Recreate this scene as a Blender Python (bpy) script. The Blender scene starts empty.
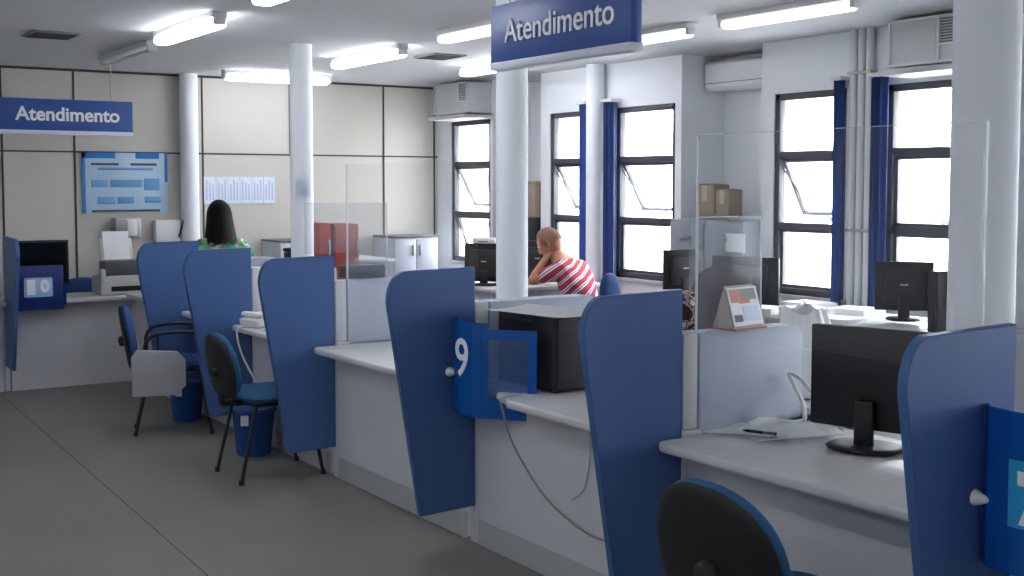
import bpy, bmesh, math, random
from mathutils import Vector, Matrix
random.seed(7)
S = bpy.context.scene
C = S.collection
PI = math.pi

# ------------------------------------------------------------------ helpers
def hx(h, k=1.0):
    h = h.lstrip('#'); o = []
    for i in (0, 2, 4):
        c = int(h[i:i+2], 16)/255
        o.append((c/12.92 if c <= .04045 else ((c+.055)/1.055)**2.4)*k)
    return (*o, 1)

MATS = {}
def mat(name, col, rough=.6, spec=.3, metal=0, noise=0, nscale=20, bump=0, bscale=60, emit=None, es=0, stretch=None):
    if name in MATS: return MATS[name]
    m = bpy.data.materials.new(name); m.use_nodes = True
    nt = m.node_tree; b = nt.nodes['Principled BSDF']
    c = hx(col) if isinstance(col, str) else col
    b.inputs['Base Color'].default_value = c
    b.inputs['Roughness'].default_value = rough
    b.inputs['Metallic'].default_value = metal
    b.inputs['Specular IOR Level'].default_value = spec
    if noise or bump:
        tc = nt.nodes.new('ShaderNodeTexCoord')
        mp = nt.nodes.new('ShaderNodeMapping')
        if stretch: mp.inputs['Scale'].default_value = stretch
        nt.links.new(tc.outputs['Object'], mp.inputs['Vector'])
    if noise:
        n = nt.nodes.new('ShaderNodeTexNoise'); n.inputs['Scale'].default_value = nscale
        n.inputs['Detail'].default_value = 5
        r = nt.nodes.new('ShaderNodeValToRGB')
        r.color_ramp.elements[0].position = .3; r.color_ramp.elements[1].position = .7
        r.color_ramp.elements[0].color = (*[v*(1-noise) for v in c[:3]], 1)
        r.color_ramp.elements[1].color = (*[min(1, v*(1+noise)) for v in c[:3]], 1)
        nt.links.new(mp.outputs[0], n.inputs['Vector'])
        nt.links.new(n.outputs['Fac'], r.inputs[0]); nt.links.new(r.outputs[0], b.inputs['Base Color'])
    if bump:
        n2 = nt.nodes.new('ShaderNodeTexNoise'); n2.inputs['Scale'].default_value = bscale
        nt.links.new(mp.outputs[0], n2.inputs['Vector'])
        bp = nt.nodes.new('ShaderNodeBump'); bp.inputs['Strength'].default_value = bump
        bp.inputs['Distance'].default_value = .01
        nt.links.new(n2.outputs['Fac'], bp.inputs['Height']); nt.links.new(bp.outputs[0], b.inputs['Normal'])
    if emit:
        b.inputs['Emission Color'].default_value = hx(emit); b.inputs['Emission Strength'].default_value = es
    MATS[name] = m
    return m

def clear_mat(name, col, clear=.8, rough=.15, tint=(1, 1, 1, 1), gl0=.035):
    """thin clear sheet: mostly transparent, a bit of hazy body colour and gloss"""
    if name in MATS: return MATS[name]
    m = bpy.data.materials.new(name); m.use_nodes = True
    nt = m.node_tree; nt.nodes.remove(nt.nodes['Principled BSDF'])
    out = nt.nodes['Material Output']
    tr = nt.nodes.new('ShaderNodeBsdfTransparent'); tr.inputs[0].default_value = tint
    df = nt.nodes.new('ShaderNodeBsdfDiffuse'); df.inputs[0].default_value = hx(col)
    gl = nt.nodes.new('ShaderNodeBsdfGlossy'); gl.inputs['Roughness'].default_value = rough
    lw = nt.nodes.new('ShaderNodeLayerWeight'); lw.inputs[0].default_value = .5
    pw_ = nt.nodes.new('ShaderNodeMath'); pw_.operation = 'POWER'; pw_.inputs[1].default_value = 4
    fr = nt.nodes.new('ShaderNodeMath'); fr.operation = 'MULTIPLY_ADD'; fr.inputs[1].default_value = .5; fr.inputs[2].default_value = gl0
    nt.links.new(lw.outputs['Facing'], pw_.inputs[0]); nt.links.new(pw_.outputs[0], fr.inputs[0])
    m1 = nt.nodes.new('ShaderNodeMixShader'); m1.inputs[0].default_value = clear
    m2 = nt.nodes.new('ShaderNodeMixShader')
    nt.links.new(df.outputs[0], m1.inputs[1]); nt.links.new(tr.outputs[0], m1.inputs[2])
    nt.links.new(fr.outputs[0], m2.inputs[0]); nt.links.new(m1.outputs[0], m2.inputs[1]); nt.links.new(gl.outputs[0], m2.inputs[2])
    nt.links.new(m2.outputs[0], out.inputs[0])
    MATS[name] = m
    return m

class MB:
    def __init__(s): s.bm = bmesh.new()
    def _new(s, fn):
        t = bmesh.new(); fn(t)
        me = bpy.data.meshes.new('t'); t.to_mesh(me); t.free()
        s.bm.from_mesh(me); bpy.data.meshes.remove(me); return s
    def box(s, x0, x1, y0, y1, z0, z1, bev=0, seg=2, M=None):
        def fn(t):
            bmesh.ops.create_cube(t, size=1)
            for v in t.verts:
                v.co = Vector(((x0+x1)/2+v.co.x*(x1-x0), (y0+y1)/2+v.co.y*(y1-y0), (z0+z1)/2+v.co.z*(z1-z0)))
            if bev: bmesh.ops.bevel(t, geom=t.edges[:], offset=bev, segments=seg, affect='EDGES', profile=.5)
            if M is not None: bmesh.ops.transform(t, matrix=M, verts=t.verts)
        return s._new(fn)
    def prism(s, pts, depth, M=None, bev=0, seg=2):
        """2D outline in local XY extruded along +Z by depth"""
        def fn(t):
            vs = [t.verts.new((p[0], p[1], 0)) for p in pts]
            f = t.faces.new(vs)
            r = bmesh.ops.extrude_face_region(t, geom=[f])
            bmesh.ops.translate(t, vec=(0, 0, depth), verts=[v for v in r['geom'] if isinstance(v, bmesh.types.BMVert)])
            bmesh.ops.recalc_face_normals(t, faces=t.faces)
            if bev:
                es = [e for e in t.edges if abs(e.verts[0].co.z-e.verts[1].co.z) < 1e-6]
                bmesh.ops.bevel(t, geom=es, offset=bev, segments=seg, affect='EDGES', profile=.5)
            if M is not None: bmesh.ops.transform(t, matrix=M, verts=t.verts)
        return s._new(fn)
    def tube(s, pts, r, n=8, closed=False):
        pts = [Vector(p) for p in pts]
        def fn(t):
            rings = []; N = len(pts); up = None
            for i, p in enumerate(pts):
                a = pts[(i-1) % N] if (i or closed) else p
                b = pts[(i+1) % N] if (i < N-1 or closed) else p
                d = (b-a).normalized()
                if up is None:
                    up = Vector((0, 0, 1)) if abs(d.z) < .9 else Vector((1, 0, 0))
                x = d.cross(up).normalized(); up = x.cross(d).normalized()
                rr = r[i] if isinstance(r, (list, tuple)) else r
                rings.append([t.verts.new(p+(x*math.cos(2*PI*k/n)+up*math.sin(2*PI*k/n))*rr) for k in range(n)])
            for i in range(N if closed else N-1):
                A, B = rings[i], rings[(i+1) % N]
                for k in range(n): t.faces.new((A[k], A[(k+1) % n], B[(k+1) % n], B[k]))
            if not closed: t.faces.new(rings[0][::-1]); t.faces.new(rings[-1])
            bmesh.ops.recalc_face_normals(t, faces=t.faces)
        return s._new(fn)
    def lathe(s, prof, n=24, M=None):
        def fn(t):
            rings = []
            for r, z in prof:
                rings.append([t.verts.new((max(r, 1e-4)*math.cos(2*PI*k/n), max(r, 1e-4)*math.sin(2*PI*k/n), z)) for k in range(n)])
            for A, B in zip(rings, rings[1:]):
                for k in range(n): t.faces.new((A[k], A[(k+1) % n], B[(k+1) % n], B[k]))
            t.faces.new(rings[0][::-1]); t.faces.new(rings[-1])
            bmesh.ops.recalc_face_normals(t, faces=t.faces)
            if M is not None: bmesh.ops.transform(t, matrix=M, verts=t.verts)
        return s._new(fn)
    def pad(s, w, h, t_, e=2.6, bend=0, M=None, n=40, skew=0):
        """cushion: superellipse outline in XY, thickness Z, bend = curvature along x"""
        prof = [(0, .5), (.55, .48), (.85, .4), (.96, .22), (1, 0), (.96, -.22), (.85, -.4), (.55, -.48), (0, -.5)]
        def fn(t):
            rings = []
            for r, z in prof:
                r = max(r, .002); R = []
                for k in range(n):
                    a = 2*PI*k/n; c, q = math.cos(a), math.sin(a)
                    x = math.copysign(abs(c)**(2/e), c)*w/2*r; y = math.copysign(abs(q)**(2/e), q)*h/2*r
                    x *= 1+skew*y/h
                    R.append(t.verts.new((x, y, z*t_+bend*x*x)))
                rings.append(R)
            for A, B in zip(rings, rings[1:]):
                for k in range(n): t.faces.new((A[k], A[(k+1) % n], B[(k+1) % n], B[k]))
            t.faces.new(rings[0][::-1]); t.faces.new(rings[-1])
            bmesh.ops.recalc_face_normals(t, faces=t.faces)
            if M is not None: bmesh.ops.transform(t, matrix=M, verts=t.verts)
        return s._new(fn)
    def grid(s, fn_xyz, nu, nv, thick=0):
        def fn(t):
            V = [[t.verts.new(fn_xyz(i/nu, j/nv)) for j in range(nv+1)] for i in range(nu+1)]
            for i in range(nu):
                for j in range(nv): t.faces.new((V[i][j], V[i+1][j], V[i+1][j+1], V[i][j+1]))
            if thick: bmesh.ops.solidify(t, geom=t.faces[:], thickness=thick)
            bmesh.ops.recalc_face_normals(t, faces=t.faces)
        return s._new(fn)
    def build(s, name, m, parent=None, smooth=True, loc=None):
        me = bpy.data.meshes.new(name); s.bm.to_mesh(me); s.bm.free()
        me.materials.append(m)
        if smooth:
            for p in me.polygons: p.use_smooth = True
            me.set_sharp_from_angle(angle=math.radians(38))
        o = bpy.data.objects.new(name, me); C.objects.link(o)
        if parent: o.parent = parent
        if loc: o.location = loc
        return o

def Rz(a, loc=(0, 0, 0)): return Matrix.Translation(loc) @ Matrix.Rotation(a, 4, 'Z')
def FR(x, y, z, loc=(0, 0, 0)):
    """matrix whose columns are the given axes"""
    M = Matrix((Vector(x), Vector(y), Vector(z))).transposed().to_4x4(); M.translation = Vector(loc); return M

def thing(name, label, cat, loc=(0, 0, 0), rz=0, group=None):
    o = bpy.data.objects.new(name, None); C.objects.link(o); o.empty_display_size = .1
    o.location = loc; o.rotation_euler = (0, 0, rz); o['label'] = label; o['category'] = cat
    if group: o['group'] = group
    return o
def tag(o, label, cat, group=None):
    o['label'] = label; o['category'] = cat
    if group: o['group'] = group
    return o
def struct(o): o['kind'] = 'structure'; return o
def kids(o): return [c for c in bpy.data.objects if c.parent == o]
def copy_tree(o, parent=None):
    c = o.copy(); C.objects.link(c)
    if parent: c.parent = parent
    for k in kids(o): copy_tree(k, c)
    return c

def text_mesh(name, s, size, M, m, parent, extrude=.002, offset=0, align='CENTER', sx=1):
    cu = bpy.data.curves.new('txt', 'FONT'); cu.body = s; cu.size = size; cu.extrude = extrude; cu.offset = offset
    cu.align_x = align; cu.align_y = 'CENTER'
    o = bpy.data.objects.new('txt', cu); C.objects.link(o)
    dg = bpy.context.evaluated_depsgraph_get(); dg.update()
    me = bpy.data.meshes.new_from_object(o.evaluated_get(dg))
    bpy.data.objects.remove(o); bpy.data.curves.remove(cu)
    me.transform(M @ Matrix.Diagonal((sx, 1, 1, 1))); me.name = name; me.materials.clear(); me.materials.append(m)
    r = bpy.data.objects.new(name, me); C.objects.link(r); r.parent = parent
    return r

# ------------------------------------------------------------------ materials
M_wall = mat('white_paint', '#ebeef3', .7, .2, bump=.05, bscale=90)
M_pan = mat('beige_wall_panel', '#c9c6be', .55, .3, noise=.02, nscale=3)
M_seam = mat('dark_seam', '#45423f', .7)
M_ceil = mat('ceiling_paint', '#cfd1d4', .8, .1, noise=.02, nscale=2)
M_blue = mat('blue_laminate', '#456396', .45, .35, bump=.03, bscale=300)
M_bedge = mat('blue_edge_band', '#5b86bd', .35, .5)
M_blk = mat('black_plastic', '#191a1c', .45, .4, bump=.02, bscale=200)
M_dk = mat('charcoal_plastic', '#2b2d30', .5, .35)
M_scr = mat('dark_screen', '#0b0d10', .15, .5)
M_steel = mat('black_steel', '#111214', .35, .5)
M_top = mat('white_laminate_top', '#c6c7c7', .32, .5, noise=.02, nscale=40)
M_edge = mat('grey_cream_edge', '#c0bfb6', .4, .4)
M_base = mat('pale_grey_laminate', '#c4c5c8', .55, .3, noise=.02, nscale=6)
M_div = mat('blue_grey_laminate', '#b4bdcb', .5, .3)
M_kick = mat('kick_strip', '#a9abae', .5, .3)
M_fab = mat('blue_fabric', '#3a6187', .9, .1, noise=.12, nscale=150, bump=.2, bscale=400)
M_fab2 = mat('bright_blue_fabric', '#35507f', .9, .1, noise=.1, nscale=150)
M_gfab = mat('grey_fabric', '#8f8f8d', .9, .1, noise=.1, nscale=120)
M_tau = mat('taupe_fabric', '#4d4140', .85, .1, noise=.1, nscale=120)
M_white = mat('white_plastic', '#e4e5e6', .4, .4)
M_tab = mat('grey_tablet', '#a7a8aa', .5, .3)
M_paper = mat('paper', '#f0f2f5', .8, .1)
M_frame = mat('window_frame_grey', '#474850', .5, .4)
M_cur = mat('blue_curtain', '#4c6296', .8, .1, noise=.08, nscale=30)
M_signb = mat('sign_blue', '#2e5298', .4, .4)
M_signt = mat('sign_white', '#f2f3f6', .5)
M_rail = mat('sign_rail', '#d5d8e4', .45, .4)
M_tube = mat('lit_tube', '#ffffff', .4, emit='#f6f8ff', es=11)
M_tubedim = mat('dim_tube', '#f2f0ea', .4, emit='#f4f1ea', es=.55)
M_tubeoff = mat('unlit_tube', '#d9d9d6', .3, .5)
M_fix = mat('fixture_white', '#d2d4d6', .45, .4)
M_grille = mat('vent_grey', '#77797a', .6)
M_slot = mat('vent_dark', '#45474a', .7)
M_met = mat('brushed_steel', '#a5a6a6', .35, .5, metal=.7)
M_prn = mat('printer_grey', '#c2c3c0', .5, .3)
M_prnd = mat('printer_dark', '#54575a', .5, .3)
M_card = mat('brown_cardboard', '#9a8d7d', .85, .1, noise=.05, nscale=8)
M_tape = mat('packing_tape', '#b9ad98', .4, .4)
M_cab = mat('grey_metal_cabinet', '#8f96a0', .45, .4)
M_cabw = mat('white_metal_cabinet', '#c6cbd6', .45, .4)
M_red = mat('red_board', '#a8362c', .55, .3)
M_red2 = mat('brick_red_board', '#9c4a40', .55, .3)
M_cord = mat('white_cord', '#d8d8d4', .5)
M_gcord = mat('grey_cord', '#8d8f90', .5)
M_hold = clear_mat('blue_acrylic', '#165fb4', .28, .12, (.14, .42, .9, 1))
M_holdD = clear_mat('navy_acrylic', '#0c2f78', .3, .12, (.10, .2, .6, 1))
M_bin = clear_mat('blue_bin_plastic', '#2c5896', .25, .2, (.2, .4, .9, 1))
M_acr = clear_mat('clear_acrylic', '#aab3bf', .985, .08, gl0=.012)
M_acrh = clear_mat('hazy_acrylic', '#aab4c2', .87, .08, gl0=.015)
M_aedge = clear_mat('acrylic_edge', '#eef2f6', .45, .2)
M_glass = clear_mat('window_glass', '#ffffff', .98, .03)
M_bag = mat('white_bag_plastic', '#f2f3f6', .45, .3)
M_skin = mat('skin', '#b88a70', .6, .2)
M_skin2 = mat('skin_tan', '#b4886a', .6, .2)
M_hair = mat('dark_hair', '#1b1718', .55, .3, bump=.3, bscale=80, stretch=(6, 6, .6))
M_hair2 = mat('ginger_grey_hair', '#b5927a', .7, .2, bump=.2, bscale=90)
M_trou = mat('dark_trousers', '#23252c', .9)
M_lens = mat('logo_silver', '#c9ccd0', .3, .5, metal=.5)

def ramp_mat(name, stops, scale, wave=False, rot=(0, 0, 0), rough=.85):
    m = bpy.data.materials.new(name); m.use_nodes = True; nt = m.node_tree; b = nt.nodes['Principled BSDF']
    b.inputs['Roughness'].default_value = rough; b.inputs['Specular IOR Level'].default_value = .1
    tc = nt.nodes.new('ShaderNodeTexCoord'); mp = nt.nodes.new('ShaderNodeMapping'); mp.inputs['Rotation'].default_value = rot
    n = nt.nodes.new('ShaderNodeTexWave' if wave else 'ShaderNodeTexNoise'); n.inputs['Scale'].default_value = scale
    if wave: n.bands_direction = 'Z'; n.inputs['Distortion'].default_value = 3.5
    else: n.inputs['Detail'].default_value = 1.5
    r = nt.nodes.new('ShaderNodeValToRGB'); r.color_ramp.interpolation = 'CONSTANT'
    e = r.color_ramp.elements
    while len(e) < len(stops): e.new(.5)
    for k, (p, c) in enumerate(stops): e[k].position = p; e[k].color = hx(c)
    nt.links.new(tc.outputs['Object'], mp.inputs[0]); nt.links.new(mp.outputs[0], n.inputs['Vector'])
    nt.links.new(n.outputs['Fac'], r.inputs[0]); nt.links.new(r.outputs[0], b.inputs['Base Color'])
    return m
M_blouse = ramp_mat('green_print_cloth', [(0, '#1f6b4c'), (.38, '#3fa07a'), (.46, '#b98f62'), (.52, '#54b592'), (.58, '#d5dcd2'), (.63, '#2a8a5e')], 11)
M_stripe = ramp_mat('striped_cloth', [(0, '#b04049'), (.25, '#dfe0ea'), (.45, '#3c5f96'), (.62, '#c8d4e8'), (.8, '#b23a42')], 2.4, True, (.5, .4, 0))
M_pat = ramp_mat('patterned_cloth', [(0, '#4a3c3a'), (.45, '#b9a9a4'), (.55, '#5d4b48'), (.62, '#d8cfca')], 30)
M_cal = ramp_mat('calendar_print', [(0, '#d07c66'), (.40, '#e7e4e4'), (.50, '#f0f2f5'), (.60, '#77786c'), (.66, '#d8dde6')], 16)
M_mag = ramp_mat('magazine_print', [(0, '#8a5c4c'), (.45, '#d9d4cc'), (.55, '#4a4a44'), (.62, '#b65252')], 25)

def floor_mat():
    m = bpy.data.materials.new('grey_vinyl_floor'); m.use_nodes = True; nt = m.node_tree; b = nt.nodes['Principled BSDF']
    tc = nt.nodes.new('ShaderNodeTexCoord')
    n = nt.nodes.new('ShaderNodeTexNoise'); n.inputs['Scale'].default_value = 1.3; n.inputs['Detail'].default_value = 8
    n2 = nt.nodes.new('ShaderNodeTexNoise'); n2.inputs['Scale'].default_value = 70; n2.inputs['Detail'].default_value = 3
    mx = nt.nodes.new('ShaderNodeMix'); mx.data_type = 'FLOAT'; mx.inputs[0].default_value = .3
    r = nt.nodes.new('ShaderNodeValToRGB')
    r.color_ramp.elements[0].position = .3; r.color_ramp.elements[0].color = hx('#74736f')
    r.color_ramp.elements[1].position = .7; r.color_ramp.elements[1].color = hx('#82807b')
    nt.links.new(tc.outputs['Object'], n.inputs[0]); nt.links.new(tc.outputs['Object'], n2.inputs[0])
    nt.links.new(n.outputs[0], mx.inputs[2]); nt.links.new(n2.outputs[0], mx.inputs[3]); nt.links.new(mx.outputs[0], r.inputs[0])
    nt.links.new(r.outputs[0], b.inputs['Base Color'])
    b.inputs['Roughness'].default_value = .5; b.inputs['Specular IOR Level'].default_value = .25
    return m
M_floor = floor_mat()

# ------------------------------------------------------------------ the room  (x = towards the windows, y = along the counter row)
CZ = 2.575; XL = -3.4; YB = -3.0; WX = 6.1; WY = 10.645; RX = 6.54
struct(MB().box(XL, RX+.3, YB, WY+.2, -.1, 0).build('floor', M_floor))
struct(MB().box(XL, RX+.3, YB, WY+.2, CZ, CZ+.1).build('ceiling', M_ceil))
struct(MB().box(XL-.15, XL, YB, WY+.2, 0, CZ).build('wall_left', M_wall))
struct(MB().box(XL, RX+.3, YB-.15, YB, 0, CZ).build('wall_back', M_wall))
struct(MB().box(XL, RX+.3, WY, WY+.15, 0, CZ).build('wall_far', M_pan))
# floor seam and wall panel seams
fs = MB(); fs.grid(lambda a, b: (1.42+.022*(a*14)+(b-.5)*.005, -2.9+a*12.6, .0008), 2, 1)
fs.box(-3.3, 1.7, 3.6, 3.604, 0, .0008)
struct(fs.build('trim_1', mat('floor_seam', '#45443f', .8), smooth=False))
sm = MB()
for x in (1.955, 2.535, 3.46, 3.655, 4.5, 5.487, 6.06): sm.box(x-.008, x+.008, WY-.006, WY, 0 if x != 4.5 else 1.87, CZ)
sm.box(XL, WX, WY-.005, WY, 1.866, 1.880)
sm.box(XL, WX, WY-.008, WY, CZ-.02, CZ)
struct(sm.build('trim_2', M_seam, smooth=False))
struct(MB().box(XL, WX, WY-.02, WY, 0, .08, .004).build('baseboard_far', M_seam))

# window wall: solid bays with holes and deep recesses between
SILL, HEAD = .84, 2.215
wins = [(9.64, 10.37), (8.02, 8.66), (7.0, 7.73), (5.33, 5.97), (4.36, 5.01), (2.60, 3.24), (1.62, 2.30), (-.13, .51), (-1.1, -.45)]
bays = [(9.6, 10.645), (6.93, 8.8), (4.2, 6.09), (1.47, 3.36), (-1.26, .63)]
w = MB()
for a, b in bays:
    hs = sorted([q for q in wins if a <= q[0] and q[1] <= b])
    y = a
    for h0, h1 in hs:
        w.box(WX, RX+.12, y, h0, 0, CZ); y = h1
        w.box(WX, RX+.12, h0, h1, 0, SILL); w.box(WX, RX+.12, h0, h1, HEAD, CZ)
    w.box(WX, RX+.12, y, b, 0, CZ)
rec = [(8.8, 9.6), (6.09, 6.93), (3.36, 4.2), (.63, 1.47), (-3, -1.26)]
for a, b in rec: w.box(RX, RX+.12, a, b, 0, CZ)
struct(w.build('wall_right', M_wall, smooth=False))

def window(i, a, b, open_mid=True):
    o = bpy.data.objects.new('window_%d' % i, None); C.objects.link(o); o['kind'] = 'structure'
    o.location = (WX, (a+b)/2, SILL)
    h = HEAD-SILL; hw = (b-a)/2; t = .045
    z1, z2 = .47, .955
    m = MB()
    m.box(.01, .07, -hw, -hw+t, 0, h, .004).box(.01, .07, hw-t, hw, 0, h, .004)
    m.box(.01, .07, -hw, hw, 0, t, .004).box(.01, .07, -hw, hw, h-t, h, .004)
    m.box(.012, .068, -hw+t, hw-t, z1-.022, z1+.022, .003).box(.012, .068, -hw+t, hw-t, z2-.025, z2+.025, .003)
    m.build('window_frame', M_frame, o)
    MB().box(.038, .042, -hw+t, hw-t, z2+.025, h-t).build('pane', M_glass, o, smooth=False)
    for q0, q1, ang in ((z1+.022, z2-.025, .50 if open_mid else 0.0), (t, z1-.022, .35 if i == 1 else 0.0)):
        # awning sash hinged at its top, swung outwards
        M = Matrix.Translation((.045, 0, q1)) @ Matrix.Rotation(-ang, 4, 'Y')
        L = q1-q0; W2 = hw-t-.004
        s = MB(); r = .014
        s.box(-r, r, -W2, -W2+.022, -L, 0, M=M).box(-r, r, W2-.022, W2, -L, 0, M=M)
        s.box(-r, r, -W2, W2, -L, -L+.022, M=M).box(-r, r, -W2, W2, -.022, 0, M=M)
        sa = s.build('sash', M_frame, o, smooth=False)
        MB().box(-.002, .002, -W2+.022, W2-.022, -L+.022, -.022, M=M).build('pane', M_glass, sa, smooth=False)
        if ang:
            for sd in (-1, 1):
                yy = sd*(W2-.012)
                p = M @ Vector((0, yy, -L*.97))
                MB().tube([(.02, yy, q1-.05), (.02+.25*(p.x-.02), yy-sd*.10, q1-.05-.4*L), p], .006, 6).build('stay_arm', M_frame, o)
    MB().box(-.02, .012, -hw-.02, hw+.02, -.03, 0, .004).build('window_sill', M_top, o)
    return o
for i, (a, b) in enumerate(wins): window(i+1, a, b, i not in (4,))

# columns
def column(x, y, r, label):
    t = thing('round_column', label, 'column', (x, y, 0), group='round white columns')
    MB().lathe([(r, 0), (r, CZ)], 32).build('shaft', M_wall, t)
    MB().lathe([(r+.012, 0), (r+.012, .08), (r+.002, .09)], 32).build('base_ring', M_base, t)
    return t
column(3.41, 5.18, .082, 'round white column rising behind the third blue counter screen, below the large hanging sign')
colL = column(3.43, 7.91, .080, 'round white column at left, with a small paper notice taped on it')
column(3.47, 2.45, .106, 'thick white column at far right behind the nearest blue counter screen')
column(3.50, 10.545, .080, 'white column standing against the beige far wall beside the blue poster')
column(6.02, 7.90, .075, 'slim white column against the window wall between two blue curtains')
# conduit bundle beside window 4/5
for k, (yy, lab) in enumerate(((5.245, 'leftmost of the three pale conduits between the two right windows'), (5.18, 'middle pale conduit of three between the two right windows'), (5.115, 'rightmost of the three pale conduits between the two right windows'))):
    t = thing('conduit', lab, 'pipe', (WX-.035, yy, 0), group='vertical conduits on the window wall')
    MB().tube([(0, 0, 0), (0, 0, CZ)], .026, 12).build('pipe', M_fix, t)
    for z in (.3, 1.3, 2.3): MB().box(-.03, .034, -.031, .031, z-.01, z+.01, .002).build('clamp', M_met, t)

# curtains
def curtain(y0, y1, label, z0=.72):
    def f(a, b):
        return (WX-.075+.022*math.sin(a*PI*5)*(.6+.4*b), y0+(y1-y0)*a, z0+(2.26-z0)*b)
    t = thing('blue_curtain', label, 'curtain', (0, 0, 0), group='blue curtains at the windows')
    MB().grid(f, 40, 10, .004).build('cloth', M_cur, t)
    MB().box(WX-.11, WX, y0, y1, 2.26, 2.285, .004).build('curtain_rail', M_fix, t)
curtain(8.005, 8.13, 'blue curtain gathered at the right edge of the window behind the seated person')
curtain(7.66, 7.80, 'narrow blue curtain just right of the slim column by the windows')
curtain(5.29, 5.375, 'dark blue curtain at the right edge of the window left of the conduits')
curtain(4.94, 5.07, 'blue curtain just right of the conduits, under the boxed air conditioner')

# exterior, seen bleached through the panes
tr = thing('garden_tree', 'yellow green tree seen bleached through the farthest window', 'tree', (8.6, 14.6, -.4))
MB().tube([(0, 0, 0), (.05, 0, .9), (0, .1, 1.6)], [.08, .06, .03], 8).build('trunk', mat('bark', '#6b5a48', .9), tr)
lf = MB()
for k in range(420):
    a = random.uniform(0, 2*PI); r = random.uniform(0, .65)**.8; z = 1.75+random.gauss(0, .33)
    M = Matrix.Translation((r*math.cos(a), r*math.sin(a), z)) @ Matrix.Rotation(random.uniform(0, 6), 4, 'Z') @ Matrix.Rotation(random.uniform(-1, 1), 4, 'X')
    lf.prism([(-.09, 0), (0, .045), (.1, 0), (0, -.045)], .002, M)
lf.build('foliage', mat('leaf_yellow_green', '#6b6424', .7), tr, smooth=False)
gf = thing('garden_fence', 'blue railing outside, low in the rightmost window', 'fence', (12.0, 9.4, -.5))
for z in (1.50, 1.62): MB().box(-.02, .02, -1.6, 1.6, z, z+.05).build('rail', mat('railing_blue', '#1d2f55', .5), gf)
for y in (-1.5, -.75, 0, .75, 1.5): MB().box(.02, .06, y-.02, y+.02, 0, 1.69).build('post', mat('railing_blue', '#1d2f55', .5), gf)
struct(MB().box(6.75, 40, -25, 40, -.6, -.5).build('ground', mat('pale_paving', '#c9c7c0', .9, noise=.05)))

# ------------------------------------------------------------------ counter row
X0 = 2.75; PT = [1.848, 3.122, 4.486, 5.931, 7.149, 8.128]
PH = [1.235, 1.23, 1.23, 1.21, 1.20, 1.205]
names = ['nearest, beside the large black monitor', 'second, just behind the black chair back',
         'third, with the white number 9 holder', 'fourth, beyond the bare counter',
         'fifth, behind the armless chair', 'farthest, behind the tablet chair']
def blue_screen(W=.47, H0=.17, H1=1.23, wb=.215):
    pts = [(0, H0), (0, H1)]
    # top falls slightly to the outside corner, which is rounded
    rx, ry = .085, .125
    c = (-W+rx, H1-ry-.006)
    for k in range(0, 15):
        a = PI/2+k*(PI/2+.08)/14
        pts.append((c[0]+rx*math.cos(a), c[1]+ry*math.sin(a)))
    pts += [(-wb, H0-.008)]
    return pts[::-1]
for i, y in enumerate(PT):
    t = thing('blue_divider_screen', 'tapered blue privacy screen, '+names[i], 'partition', (X0, y, 0), group='tapered blue screens along the counter')
    wb = .275
    pts = blue_screen(.425, .17, PH[i], wb)
    M = FR((1, 0, 0), (0, 0, 1), (0, -1, 0), (0, .013, 0))
    MB().prism(pts, .026, M, .002, 1).build('panel', M_blue, t, smooth=False)
    # edge band as a thin tube along the outline
    run = [Vector((p[0], 0, p[1])) for p in pts[:-1]]
    def band(a, b):
        j = min(len(run)-1, int(round(a*(len(run)-1)))); p = run[j]
        d = (run[min(j+1, len(run)-1)]-run[max(j-1, 0)]).normalized()
        return p+Vector((d.z, 0, -d.x))*(-.0012)+Vector((0, (b-.5)*.0275, 0))
    MB().grid(band, len(run)-1, 1, .0024).build('edge_band', M_bedge, t)
    MB().box(.002, .075, -.035, .035, 0, .74, .006).build('post', M_base, t)

div_y = {1: 3.15, 2: 4.515, 3: 5.96, 4: 7.18, 5: 8.16}
for i, y in div_y.items():
    t = thing('grey_counter_divider', 'pale blue-grey side divider standing on the counter behind the '+['', 'second', 'third', 'fourth', 'fifth', 'sixth'][i]+' blue screen', 'partition', (0, y, .73), group='grey side dividers on the counter')
    x1 = 3.42 if i == 2 else 3.33
    r = .05
    pts = [(X0+.075, 0), (x1, 0)]+[(x1-r+r*math.cos(a), .345-r+r*math.sin(a)) for a in [k*PI/2/6 for k in range(7)]]+[(X0+.075, .345)]
    MB().prism(pts, .10, FR((1, 0, 0), (0, 0, 1), (0, -1, 0), (0, .05, 0)), .004, 2).build('panel', M_div, t)
    MB().box(X0+.004, X0+.07, -.045, .045, .012, .345, .006).build('end_post', M_base, t)

def arc(cx, cy, r, a0, a1, n=6): return [(cx+r*math.cos(a0+(a1-a0)*k/n), cy+r*math.sin(a0+(a1-a0)*k/n)) for k in range(n+1)]
def counter(y0, y1, label, tip=.10, endpull=0, x1=3.31):
    """y1 is the far end with the pointed, rounded tip"""
    t = thing('service_counter', label, 'counter', (0, 0, 0), group='counters of the service row')
    fx = 2.60; ye = y1-endpull
    pts = [(x1, y0), (fx, y0)] + [(fx, ye-.10)] + arc(fx+.03, ye-.04, .03, PI, PI/2+.2, 4)+[(X0-.004, y1-.012), (X0+.0, y1), (x1, y1)]
    MB().prism(pts[::-1], .036, Rz(0, (0, 0, .694)), .012, 3).build('countertop', M_top, t)
    MB().box(X0, X0+.025, y0+.04, y1-.0, .115, .694, .002).build('front_panel', M_base, t, smooth=False)
    MB().box(X0+.004, X0+.02, y0+.04, y1-.0, 0, .113).build('kick_strip', M_kick, t, smooth=False)
    MB().box(X0+.025, x1-.05, y0+.05, y0+.07, 0, .694).build('side_panel', M_base, t, smooth=False)
    return t
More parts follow.
